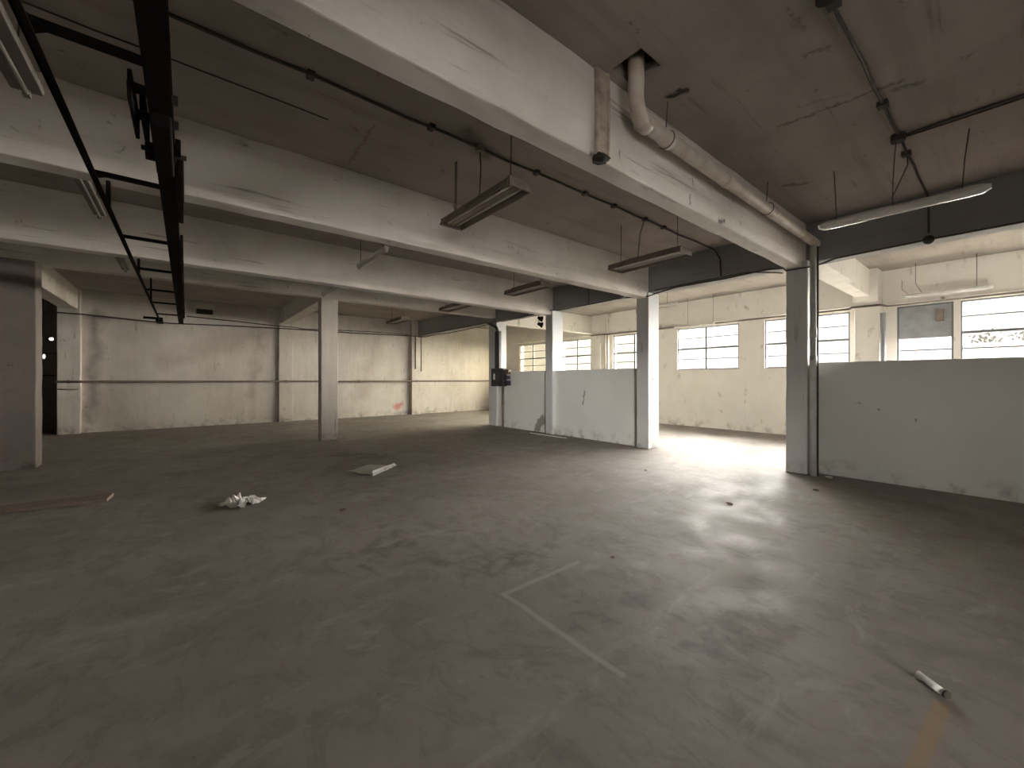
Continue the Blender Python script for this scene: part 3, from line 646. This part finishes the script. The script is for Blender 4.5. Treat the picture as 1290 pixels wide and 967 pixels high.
o = obj('folded_edge', bm, m_paper, e, 0, False, 'bright white turned-up edge'); md = o.modifiers.new('t', 'SOLIDIFY'); md.thickness = .003
# plank
bm = B(); rough_box(bm, -2.6, -.77, -.15, .15, .004, .045, .3, .0015, 61)
bmesh.ops.rotate(bm, verts=bm.verts, cent=(-.77, 0, 0), matrix=Matrix.Rotation(math.radians(-6), 3, 'Z')); bmesh.ops.translate(bm, verts=bm.verts, vec=(0, 7.37, 0))
tag(obj('wooden_plank', bm, m_wood, None, .004), 'long grey wooden plank lying on the floor at far left', 'plank')
bm = B(); box(bm, -.02, .02, -.68, .68, .002, .02); bmesh.ops.rotate(bm, verts=bm.verts, cent=(0, 0, 0), matrix=Matrix.Rotation(math.radians(2), 3, 'Z')); bmesh.ops.translate(bm, verts=bm.verts, vec=(7.77, 8.1, 0))
tag(obj('white_strip', bm, m_paper, None, .003), 'thin white strip lying on floor at foot of the middle column', 'strip')
# crushed white cup, bottom right
e = thing('crushed_cup', 'small crushed white cup lying on the floor at lower right', 'cup', (2.92, .26, 0))
A_ = Vector((2.955, .315, .022)); Bv = Vector((2.885, .215, .018))
cb = tub('cup_body', [A_, A_.lerp(Bv, .3)+Vector((0, 0, .003)), A_.lerp(Bv, .6), Bv], .02, m_paper, e, 10, None, [.021, .017, .019, .016])
tub('rim', [Bv, Bv+(Bv-A_).normalized()*.012], .019, m_dark, cb, 10, 'dark open end')
def chip(x, y, s, label, mat, seed):
    bm = B(); bmesh.ops.create_icosphere(bm, subdivisions=2, radius=s)
    for v in bm.verts: v.co = Vector((v.co.x, v.co.y, v.co.z*.35))*(1+.6*noise.noise(v.co*25+Vector((seed, 0, 0)))) + Vector((x, y, s*.3))
    tag(obj('debris_chip', bm, mat), label, 'debris', 'bits of debris on the floor')
chip(2.90, 2.2, .022, 'small brown chip on floor right of the pale tape corner', simple('brown_bit', (.14, .09, .06), .9), 1)
chip(5.26, 2.23, .035, 'dark scrap on the floor in front of the opening', m_rust, 2)
chip(6.88, 1.76, .035, 'dark scrap on the floor before the right low wall, near downpipe', m_rust, 3)
chip(1.45, 5.0, .035, 'small dark scrap on the floor in front of the flat paper sheet', m_rust, 4)
chip(6.1, 3.95, .025, 'tiny dark scrap on floor between the tape corner and white column', m_rust, 5)
chip(7.9, 1.85, .05, 'crumbled plaster piece at foot of the right low wall', m_paper, 6)

# ------------------------------------------------------------------ outside: ground and a few twigs beyond the right window
bm = B(); box(bm, XR+.3, 60, -40, 60, -.3, -.2); struct('ground', bm, simple('outside_ground', (.45, .44, .40), .9, 0, (.35, .38, .28), .6, .5))
bm = B(); rn = random.Random(11)
for k in range(150):
    t = rn.random(); c = Vector((16.2+rn.uniform(-.2, .2), rn.choice((.45, .5, -.15, -.3, -.45))+rn.gauss(0, .13), 2.52+abs(rn.gauss(0, .14))))
    a = rn.uniform(0, 6.28); d = Vector((rn.uniform(-.3, .3), math.cos(a), math.sin(a)))*.05; w_ = Vector((.02, -math.sin(a), math.cos(a)))*.02
    q = [bm.verts.new(c+p) for p in (-d, w_, d, -w_)]; bm.faces.new(q)
e = thing('shrub', 'dark leafy twigs showing outside the rightmost far window', 'shrub', (16.2, 0, -.2))
obj('leaves', bm, m_leaf, e)
bm = B()
for k in range(9):
    y = .6-k*.14; tube(bm, [(16.2, y, -.2), (16.2+rn.uniform(-.1, .1), y+rn.uniform(-.1, .1), 1.6), (16.2, y+rn.uniform(-.15, .15), 2.6)], .012, 5)
obj('stems', bm, m_wood, e)
